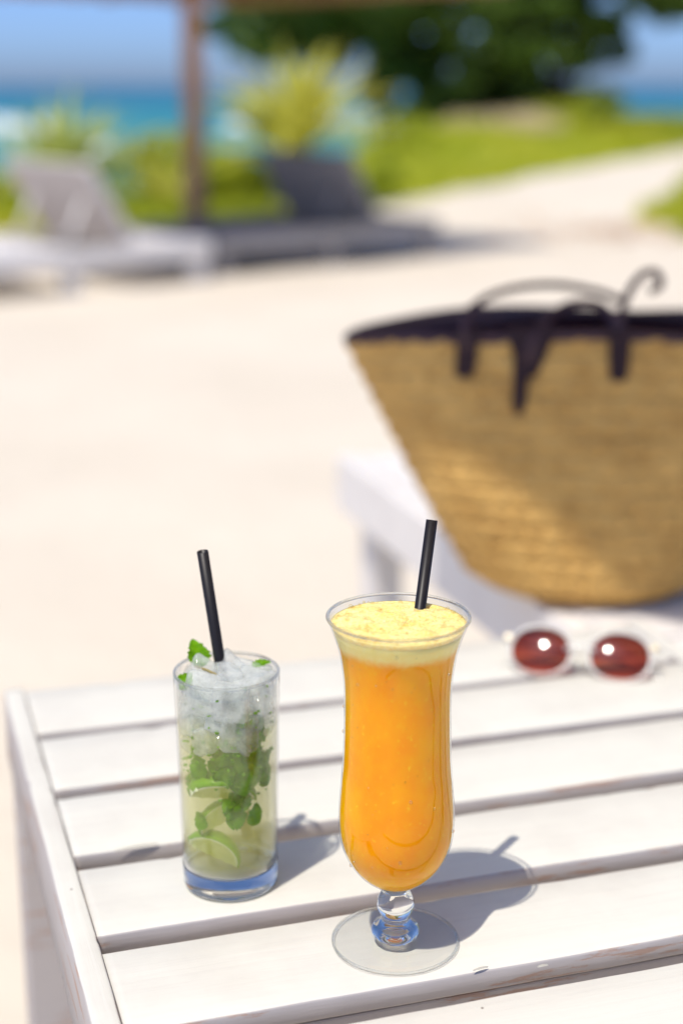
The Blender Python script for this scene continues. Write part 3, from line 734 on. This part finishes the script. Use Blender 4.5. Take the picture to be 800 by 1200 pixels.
# ------------------------------------------------------------------ low slatted bench under the bag
EX = Vector((math.cos(ANG), math.sin(ANG), 0)); EY = Vector((-math.sin(ANG), math.cos(ANG), 0))
BH = TZ - 0.11
far_left = Vector((-0.008, 2.585, 0)); BW, BLN = 0.70, 1.55
cpos = far_left + EX * BW / 2 - EY * BLN / 2
bench = tag(empty('bench', (cpos.x, cpos.y, 0), ANG), 'white painted slatted bench under the straw bag beside the table', 'bench')
for s in (-1, 1):
    box_obj('side_rail', (s * (BW / 2 - 0.016), 0, BH - 0.050), (0.032, BLN, 0.094), 'lounger', bench)
    box_obj('end_rail', (0, s * (BLN / 2 - 0.016), BH - 0.0535), (BW - 0.065, 0.030, 0.085), 'lounger', bench)
    for y in (-BLN / 2 + 0.068, BLN / 2 - 0.068):
        box_obj('leg', (s * (BW / 2 - 0.032 - 0.0275), y, (BH - 0.02) / 2 - 0.003), (0.054, 0.07, BH - 0.02), 'lounger', bench)
y = BLN / 2 - 0.072
while y > -BLN / 2 + 0.05:
    box_obj('slat', (0, y, BH - 0.009 - 0.0005), (BW - 0.066, 0.078, 0.018), 'lounger', bench, bevel=0.003); y -= 0.0875

# ------------------------------------------------------------------ sun loungers
def make_lounger(back_deg):
    """feet end at local y = +1, head end at y = -1, seat top at z = 0.29"""
    root = empty('sun_lounger', (0, 0, 0)); W, L, Z = 1.12, 2.0, 0.27
    for s in (-1, 1):
        box_obj('side_rail', (s * (W / 2 - 0.016), 0, Z - 0.062), (0.032, L, 0.122), 'lounger', root)
        for y in (-0.93, 0.0, 0.93):
            box_obj('leg', (s * (W / 2 - 0.032 - 0.045), y, (Z - 0.03) / 2 - 0.003), (0.09, 0.10, Z - 0.03), 'lounger', root)
        box_obj('end_rail', (0, s * (L / 2 - 0.016), Z - 0.0625), (W - 0.065, 0.030, 0.120), 'lounger', root)
    y = L / 2 - 0.072; hinge = 0.46
    while y > hinge:
        box_obj('slat', (0, y, Z - 0.009), (W - 0.068, 0.074, 0.018), 'lounger', root, bevel=0.003); y -= 0.088
    y = -L / 2 + 0.072
    while y < -0.02:
        box_obj('slat', (0, y, Z - 0.009), (W - 0.068, 0.074, 0.018), 'lounger', root, bevel=0.003); y += 0.088
    br = empty('backrest', (0, hinge - 0.02, Z + 0.004)); br.parent = root; br.rotation_euler = (R(-back_deg), 0, 0)
    BL = 0.56
    for s in (-1, 1): box_obj('stile', (s * (W / 2 - 0.10), -BL / 2, 0), (0.05, BL, 0.026), 'lounger', br)
    for i in range(7):
        box_obj('slat', (0, -0.045 - (BL - 0.09) * i / 6, 0.0135 + 0.009), (W - 0.12, 0.070, 0.018), 'lounger', br, bevel=0.003)
    box_obj('back_panel', (0, -BL / 2, -0.0145), (W - 0.14, BL - 0.02, 0.003), 'back_shade', br, bevel=0.0)  # closes the back; its beige has the backrest's shade painted in
    a = R(back_deg); top = Vector((0, hinge - 0.02 - 0.36 * math.cos(a), Z - 0.012 + 0.36 * math.sin(a)))
    for s in (-1, 1):
        bm = bmesh.new(); tube(bm, [Vector((s * 0.30, top.y, top.z)), Vector((s * 0.30, top.y - 0.16, Z - 0.02))], 0.016, 8)
        from_bm('prop', bm, 'lounger', root, smooth=True)
    return root
DIR = R(-49)
up = make_lounger(58); up.location = (-1.94, 9.60, 0); up.rotation_euler = (0, 0, DIR)
tag(up, 'sunlit white sun lounger with raised backrest by the wooden post', 'sun lounger')
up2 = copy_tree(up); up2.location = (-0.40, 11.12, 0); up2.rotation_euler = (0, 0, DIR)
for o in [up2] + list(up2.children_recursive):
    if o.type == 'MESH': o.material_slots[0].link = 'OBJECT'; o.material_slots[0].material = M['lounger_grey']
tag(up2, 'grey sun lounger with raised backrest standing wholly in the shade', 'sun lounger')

# ------------------------------------------------------------------ straw bag
BX, BY, BZ = 0.305, 1.835, TZ - 0.1095
bag = tag(empty('straw_bag', (BX, BY, BZ), R(-4)), 'woven straw tote bag with dark leather trim standing on the white bench', 'bag')
a0, a1, b0, b1, HB = 0.126, 0.300, 0.092, 0.084, 0.315
def bag_pt(t, th, off=0.0):
    """t 0 at the base, 1 at the rim; th round the bag (th = -pi/2 faces the camera)"""
    c, s = math.cos(th), math.sin(th)
    k = t ** 0.88
    a = a0 + (a1 - a0) * k; b = b0 + (b1 - b0) * t + 0.012 * math.sin(math.pi * min(1, t * 0.95))
    bot = 1 - 0.30 * max(0, 1 - t / 0.10) ** 2
    e = 1.0 if t < 0.4 else 1.0 + 0.35 * (t - 0.4) / 0.6     # ends draw to a point towards the rim
    x = (a * bot + off) * c; y = (b * bot + off) * math.copysign(abs(s) ** e, s)
    wob = 0.006 * noise.noise((th * 1.3, t * 2.2, 3)) * t
    lift = 0.020 * (1 - c * c) + (0.012 if s > 0 else 0.0) * abs(s) + 0.006 * noise.noise((th * 2, 0, 8))
    z = t * HB + lift * t * t
    if s > 0 and t > 0.8: y -= 0.075 * math.exp(-((x - 0.02) / 0.11) ** 2) * (t - 0.8) / 0.2
    return Vector((x, y + wob, z))
def bag_body():
    bm = bmesh.new(); seg, rows, sub = 264, 15, 6; rings = []
    for r in range(rows):
        for q in range(sub):
            t = (r + q / sub) / rows; off = 0.0052 * math.sin(math.pi * q / sub) ** 0.6
            rings.append([bm.verts.new(bag_pt(t, 2 * math.pi * k / seg, off * (0.72 + 0.38 * math.sin(k * 2 * math.pi / 6 + (q / sub - 0.5) * 4 * (1 if r % 2 else -1))) + 0.0025 * noise.noise((k * 0.11, r * 3.7, 1.0)))) for k in range(seg)])
    rings.append([bm.verts.new(bag_pt(1, 2 * math.pi * k / seg, 0)) for k in range(seg)])
    for t in (1, 0.8, 0.5, 0.2, 0.03):
        rings.append([bm.verts.new(bag_pt(t, 2 * math.pi * k / seg, -0.009) + Vector((0, 0, 0.004 if t < 0.1 else 0))) for k in range(seg)])
    for a, b in zip(rings[:-1], rings[1:]):
        for k in range(seg): bm.faces.new((a[k], a[(k + 1) % seg], b[(k + 1) % seg], b[k]))
    bm.faces.new(rings[0]); bm.faces.new(rings[-1])
    return from_bm('body', bm, 'straw', bag, smooth=True)
bag_body()
bm = bmesh.new(); seg = 120; rings = []      # folded leather binding round the rim, wider inside
for t, off in [(0.976, 0.0015), (0.978, 0.0042), (1.0, 0.0042), (1.012, 0.0), (1.0, -0.0105), (0.86, -0.0105), (0.86, -0.0095)]:
    rings.append([bm.verts.new(bag_pt(t, 2 * math.pi * k / seg, off)) for k in range(seg)])
for a, b in zip(rings[:-1], rings[1:]):
    for k in range(seg): bm.faces.new((a[k], a[(k + 1) % seg], b[(k + 1) % seg], b[k]))
from_bm('leather_binding', bm, 'leather', bag, smooth=True)
def on_face(x, drop):
    """point on the near face, x across, drop below the rim"""
    c = max(-1, min(1, x / (a1 - 0.19 * drop / HB))); th = -math.acos(c); return bag_pt(1 - drop / HB, th, 0.0075)
def tab(x, w0, w1, length, name='strap_tab'):
    bm = bmesh.new(); n = 10; L_, R_ = [], []
    for i in range(n + 1):
        d = length * i / n - 0.008; ww = w0 + (w1 - w0) * i / n
        if i == n: ww *= 0.6
        L_.append(bm.verts.new(on_face(x - ww / 2, d))); R_.append(bm.verts.new(on_face(x + ww / 2, d)))
    for i in range(n): bm.faces.new((L_[i], R_[i], R_[i + 1], L_[i + 1]))
    bmesh.ops.solidify(bm, geom=bm.faces[:], thickness=-0.004)
    from_bm(name, bm, 'leather', bag, smooth=False)
tab(-0.150, 0.026, 0.022, 0.050); tab(-0.080, 0.058, 0.018, 0.052); tab(-0.088, 0.022, 0.013, 0.090); tab(0.018, 0.026, 0.020, 0.054)
RZ = HB + 0.018
def strap(pts, name='handle', w=0.0052):
    bm = bmesh.new(); tube(bm, spline(pts, 7), w, 10, 0.45, up=Vector((0, 1, 0.2))); from_bm(name, bm, 'leather', bag, smooth=True)
strap([(-0.155, -0.076, RZ - 0.02), (-0.157, -0.074, RZ + 0.012), (-0.140, -0.045, RZ + 0.034), (-0.100, -0.020, RZ + 0.046), (-0.050, 0.0, RZ + 0.048), (0.000, 0.004, RZ + 0.040), (0.030, 0.0, RZ + 0.030)], w=0.0045)
strap([(-0.085, -0.090, RZ - 0.03), (-0.075, -0.086, RZ + 0.004), (-0.050, -0.055, RZ + 0.026), (-0.022, -0.050, RZ + 0.034), (0.003, -0.050, RZ + 0.028), (0.016, -0.084, RZ + 0.006), (0.018, -0.092, RZ - 0.03)])
strap([(0.022, -0.090, RZ - 0.02), (0.020, -0.080, RZ + 0.016), (0.030, -0.050, RZ + 0.044), (0.046, -0.045, RZ + 0.066), (0.062, -0.042, RZ + 0.068), (0.068, -0.040, RZ + 0.054), (0.056, -0.036, RZ + 0.046)], w=0.0048)
for x, z in ((-0.130, RZ + 0.012), (-0.145, RZ + 0.022)):
    bm = bmesh.new(); lathe(bm, [(0.010 + 0.0018 * math.cos(a), 0.0018 * math.sin(a)) for a in [k * math.pi / 4 for k in range(8)]], 24, close=True)
    from_bm('ring', bm, 'leather', bag, (x, -0.052, z), (R(80), 0, R(20)), smooth=True)

# ------------------------------------------------------------------ near parasol that shades the bag (stands outside the frame)
SQ = math.atan2(-0.53, 0.85); U = Vector((0.85, -0.53, 0)).normalized(); V = Vector((0.53, 0.85, 0)).normalized()
A = Vector((-0.46, 1.266, 0)) - V * 0.027; side = 2.2
pc = A + U * side / 2 + V * side / 2
par = tag(empty('beach_parasol', (pc.x, pc.y, 0), SQ), 'square canvas parasol on a wooden pole shading the straw bag', 'parasol')
bm = bmesh.new(); h = side / 2; EZ = TZ + 1.80
ap = bm.verts.new((0, 0, EZ + 0.50)); cs = []
for k in range(4):
    p, q = [(-h, -h), (h, -h), (h, h), (-h, h)][k], [(h, -h), (h, h), (-h, h), (-h, -h)][k]
    for i in range(8): t = i / 8; cs.append(bm.verts.new((p[0] + (q[0] - p[0]) * t, p[1] + (q[1] - p[1]) * t, EZ - 0.02 * math.sin(math.pi * t))))
for i in range(32): bm.faces.new((cs[i], cs[(i + 1) % 32], ap))
bmesh.ops.solidify(bm, geom=bm.faces[:], thickness=0.004)
from_bm('canopy', bm, 'canvas', par)
bm = bmesh.new(); tube(bm, [(0, 0, -0.25), (0, 0, EZ + 0.55)], 0.024, 14); from_bm('pole', bm, 'wood', par, smooth=True)
for k in range(4):
    a = math.pi / 4 + k * math.pi / 2; bm = bmesh.new(); tube(bm, [(0.03 * math.cos(a), 0.03 * math.sin(a), EZ + 0.46), (h * 1.36 * math.cos(a), h * 1.36 * math.sin(a), EZ - 0.01)], 0.010, 8)
    from_bm('rib', bm, 'wood', par, smooth=True)
bm = bmesh.new(); lathe(bm, [(0, 0), (0.26, 0), (0.26, 0.05), (0.20, 0.07), (0.05, 0.09), (0.0, 0.09)], 32); from_bm('base', bm, 'lounger', par, (0, 0, -0.01), smooth=False)

# ------------------------------------------------------------------ thatched shelter on a post
sh = tag(empty('thatched_shelter', (-1.08, 11.55, 0), R(41)), 'thatched sunshade on a single brown wooden post behind the loungers', 'shelter')
bm = bmesh.new(); tube(bm, [(0.01 * math.sin(z), 0, z) for z in (-0.3, 0.3, 0.9, 1.5, 2.5)], [0.088, 0.084, 0.080, 0.076, 0.070], 14); from_bm('post', bm, 'wood', sh, smooth=True)
EV = 1.86; hx, hy = 1.75, 1.50
bm = bmesh.new(); rnd = random.Random(4); lo, hi = [], []
corner = [(-hx, -hy), (hx, -hy), (hx, hy), (-hx, hy)]; n = 60
for k in range(4):
    p, q = corner[k], corner[(k + 1) % 4]
    for i in range(n):
        t = i / n; x, y = p[0] + (q[0] - p[0]) * t, p[1] + (q[1] - p[1]) * t
        lo.append(bm.verts.new((x, y, EV + rnd.uniform(-0.012, 0.025)))); hi.append(bm.verts.new((x * 0.97, y * 0.97, EV + 0.12)))
apx = bm.verts.new((0, 0, 2.75)); apn = bm.verts.new((0, 0, 2.58)); N = len(lo)
for i in range(N):
    j = (i + 1) % N
    bm.faces.new((lo[i], lo[j], hi[j], hi[i])); bm.faces.new((hi[i], hi[j], apx)); bm.faces.new((lo[j], lo[i], apn))
from_bm('thatch_roof', bm, 'thatch', sh)
for (x0, y0, x1, y1) in ((-hx + .1, hy - .1, hx - .1, hy - .1), (-hx + .1, -hy + .1, hx - .1, -hy + .1), (-hx + .1, -hy + .1, -hx + .1, hy - .1), (hx - .1, -hy + .1, hx - .1, hy - .1)):
    bm = bmesh.new(); tube(bm, [(x0, y0, EV + 0.05), (x1, y1, EV + 0.05)], 0.03, 8); from_bm('eave_beam', bm, 'wood', sh, smooth=True)

# ------------------------------------------------------------------ spiky plants
def blade_mesh(L, W, droop):
    bm = bmesh.new(); n = 7; rows = []
    for i in range(n + 1):
        t = i / n; wv = W * (1 - t) ** 0.6 * (0.6 + 0.8 * t * (1 - t) * 2) + 0.001
        rows.append([bm.verts.new((wv * u, L * t * (1 - 0.15 * droop * t), L * (-droop * t * t * 0.6) + abs(u) * wv * 0.5)) for u in (-1, 0, 1)])
    for a, b in zip(rows[:-1], rows[1:]):
        for k in range(2): bm.faces.new((a[k], a[k + 1], b[k + 1], b[k]))
    me = bpy.data.meshes.new('blade'); bm.to_mesh(me); bm.free(); return me
def spiky(x, y, size, n, mat, label, seed, base=0.0, lean=1.0):
    x *= KF; y *= KF; size *= KF; base *= KF; z = height(x, y) - 0.03
    root = tag(empty('spiky_plant', (x, y, z)), label, 'plant'); rnd = random.Random(seed)
    ms = [blade_mesh(size, size * 0.085, d) for d in (0.25, 0.6, 1.0)]
    if base > 0.02:
        bm = bmesh.new(); tube(bm, [(0, 0, 0), (0.02, 0.01, base * 0.5), (0, 0, base + 0.05)], [0.06, 0.05, 0.045], 10); from_bm('stem', bm, 'bark', root, smooth=True)
    for i in range(n):
        e = R(15 + 73 * rnd.random() ** 0.8) * lean; az = rnd.random() * 6.283; me = ms[rnd.randrange(3)]
        o = bpy.data.objects.new('leaf', me); COL.objects.link(o); o.parent = root
        if not me.materials: me.materials.append(M[mat])
        o.location = (0, 0, base + 0.02); o.rotation_euler = (e, 0, az); k = rnd.uniform(0.7, 1.1); o.scale = (k, k, k)
spiky(-2.0, 11.4, 0.80, 90, 'yucca_pale', 'pale green spiky plant behind the sunlit lounger', 2, 0.12)
spiky(-0.34, 12.2, 0.98, 80, 'yucca', 'large yellow green spiky plant behind the shaded lounger', 5, 0.34)
spiky(-1.30, 11.5, 0.42, 26, 'yucca', 'low yellowish spiky plant close behind the wooden post', 9, 0.02)

# ------------------------------------------------------------------ shade tree
def limb(bm, pts, r0, r1, seg=9):
    pts = spline(pts, 5); n = len(pts); tube(bm, pts, [r0 + (r1 - r0) * i / (n - 1) for i in range(n)], seg)
tx, ty = 2.9 * KF, 27.0 * KF; tz = height(tx, ty) - 0.1
tree = tag(empty('shade_tree', (tx, ty, tz)), 'big dark spreading shade tree on the grassy mound', 'tree')
bm = bmesh.new()
for (bx, sx_, k) in ((-0.5, -2.6, 0.19), (-0.1, -0.9, 0.23), (0.25, 0.4, 0.26), (0.6, 2.0, 0.2), (-0.9, -3.6, 0.15)):
    limb(bm, [(bx, 0, -0.2), (bx + 0.15 * (sx_ - bx), 0.1, 0.9), (bx + 0.45 * (sx_ - bx), 0.3 * random.uniform(-1, 1), 2.0), (sx_, random.uniform(-1.2, 1.2), 3.6), (sx_ * 1.2, random.uniform(-1.6, 1.6), 5.2)], k, 0.05)
from_bm('trunk', bm, 'bark', tree, smooth=True)
def crown(name, clumps, size, seed, mat, parent):
    vs, fs = [], []; rnd = random.Random(seed)
    for (cx, cy_, cz, rx, ry, rz, n) in clumps:
        for i in range(n):
            while True:
                p = Vector((rnd.uniform(-1, 1), rnd.uniform(-1, 1), rnd.uniform(-1, 1)))
                if 0.25 < p.length < 1: break
            c = Vector((cx + p.x * rx, cy_ + p.y * ry, cz + p.z * rz))
            a = Vector((rnd.gauss(0, 1), rnd.gauss(0, 1), rnd.gauss(0, 0.5))).normalized(); b = a.cross(Vector((rnd.gauss(0, 1), rnd.gauss(0, 1), rnd.gauss(0, 1)))).normalized()
            s = size * rnd.uniform(0.6, 1.3); k = len(vs)
            vs += [c - a * s, c - b * s * 0.45, c + a * s, c + b * s * 0.45]; fs.append((k, k + 1, k + 2, k + 3))
    me = bpy.data.meshes.new(name); me.from_pydata([tuple(v) for v in vs], [], fs); me.update(); return link(name, me, mat, parent)
rnd = random.Random(21); cl = []
for i in range(60):
    x = rnd.uniform(-4.3, 3.0); z = rnd.uniform(2.0, 6.5); cl.append((x, rnd.uniform(-2.6, 2.6), z, rnd.uniform(0.5, 1.0), rnd.uniform(0.5, 1.0), rnd.uniform(0.35, 0.7), 170))
# low hanging foliage in view, with gaps of sky between the clumps
for (px, pz, r, n) in [(-4.3, 2.05, .55, 200), (-3.7, 1.85, .5, 240), (-3.2, 1.9, .45, 200), (-2.6, 1.75, .5, 240), (-2.1, 1.25, .45, 220), (-1.7, 0.9, .45, 240), (-1.2, 1.6, .5, 240), (-0.6, 1.0, .45, 220), (-0.3, 1.85, .5, 220),
                       (0.2, 1.4, .42, 240), (0.35, 0.75, .4, 230), (0.8, 1.9, .5, 240), (1.1, 1.1, .42, 240), (1.2, 0.5, .35, 200), (1.6, 1.7, .45, 240), (2.1, 2.1, .5, 240), (2.6, 1.95, .5, 260), (-1.4, 0.4, .4, 200), (-0.2, 0.35, .4, 220), (0.7, 0.3, .4, 220), (-2.3, 0.5, .35, 160)]:
    cl.append((px, rnd.uniform(-0.7, 0.7), pz, r, 0.6, r * 0.62, n))
for i in range(36):
    x = rnd.uniform(-2.6, 1.7); cl.append((x, rnd.uniform(-1.8, 1.8), rnd.uniform(-0.1, 1.7), rnd.uniform(0.25, 0.5), 0.5, rnd.uniform(0.18, 0.34), 150))
for i in range(22):
    x = rnd.uniform(-4.8, -2.2); cl.append((x, rnd.uniform(-1.8, 1.8), rnd.uniform(1.0, 2.3), rnd.uniform(0.3, 0.5), 0.5, rnd.uniform(0.2, 0.34), 170))
for i in range(26):
    x = rnd.uniform(-4.6, 3.0); cl.append((x, rnd.uniform(-1.8, 1.8), rnd.uniform(1.65, 2.4), rnd.uniform(0.3, 0.5), 0.5, rnd.uniform(0.2, 0.34), 170))
crown('crown', cl, 0.13, 5, 'crown', tree)

tree.scale = (KF, KF, KF)
# low shrubs along the mound
def bush(x, y, r, hgt, n, mat, label, seed):
    x *= KF; y *= KF; r *= KF; hgt *= KF
    root = tag(empty('shrub', (x, y, height(x, y))), label, 'shrub'); rnd = random.Random(seed)
    bm = bmesh.new()
    for k in range(4): tube(bm, [(0, 0, -0.05), (rnd.uniform(-r, r) * 0.3, rnd.uniform(-r, r) * 0.3, hgt * 0.5), (rnd.uniform(-r, r) * 0.6, rnd.uniform(-r, r) * 0.6, hgt * 0.85)], [0.02, 0.014, 0.006], 6)
    from_bm('stem', bm, 'bark', root)
    crown('foliage', [(rnd.uniform(-0.5, 0.5) * r, rnd.uniform(-0.5, 0.5) * r, hgt * rnd.uniform(0.3, 0.75), r * 0.6, r * 0.6, hgt * 0.35, n // 5) for _ in range(5)], 0.06, seed, mat, root)
for i, (x, y, r, hh, lb) in enumerate([(-1.40, 12.0, 0.42, 0.55, 'leafy yellow green shrub seen between the sunlit lounger and the post'), (-0.75, 12.4, 0.55, 0.42, 'low bright green shrub between the post and the large spiky plant'),
        (-2.75, 12.2, 0.55, 0.30, 'low dark green shrub at the edge of the beach beyond the pale plant'), (0.25, 13.2, 0.5, 0.34, 'bushy green shrub at the foot of the large spiky plant')]):
    bush(x, y, r, hh, 1200, 'grass', lb, 30 + i)
bush(0.55, 18.5, 0.75, 0.5, 900, 'grass', 'rounded yellow green shrub beside the path near the dark tree', 3)
bush(4.55, 23.5, 0.9, 0.5, 900, 'grass', 'low yellow green shrub on the mound by the sea', 8)

bush(2.3, 22.5, 0.9, 0.36, 1200, 'dry_grass', 'tuft of dry straw coloured grass on the mound under the dark tree', 12)
bush(3.6, 25.0, 0.8, 0.4, 800, 'grass', 'bright green shrub on the mound beside the dry grass', 14)
# dry leaves by the path
bm = bmesh.new(); rnd = random.Random(8)
for i in range(420):
    x, y = rnd.gauss(2.35, 0.45), rnd.gauss(13.2, 0.6); a = rnd.random() * 6.283; s = rnd.uniform(0.02, 0.05); z = height(x, y) + 0.012
    c, d = Vector((math.cos(a), math.sin(a), rnd.uniform(-.2, .4))) * s, Vector((-math.sin(a), math.cos(a), rnd.uniform(-.2, .2))) * s * 0.5
    o = Vector((x, y, z)); bm.faces.new([bm.verts.new(o + q) for q in (-c, -d, c, d)])
tag(from_bm('dry_leaves', bm, 'drydebris'), 'scatter of orange brown dry leaves on the sand by the path', 'dry leaves', kind='stuff')
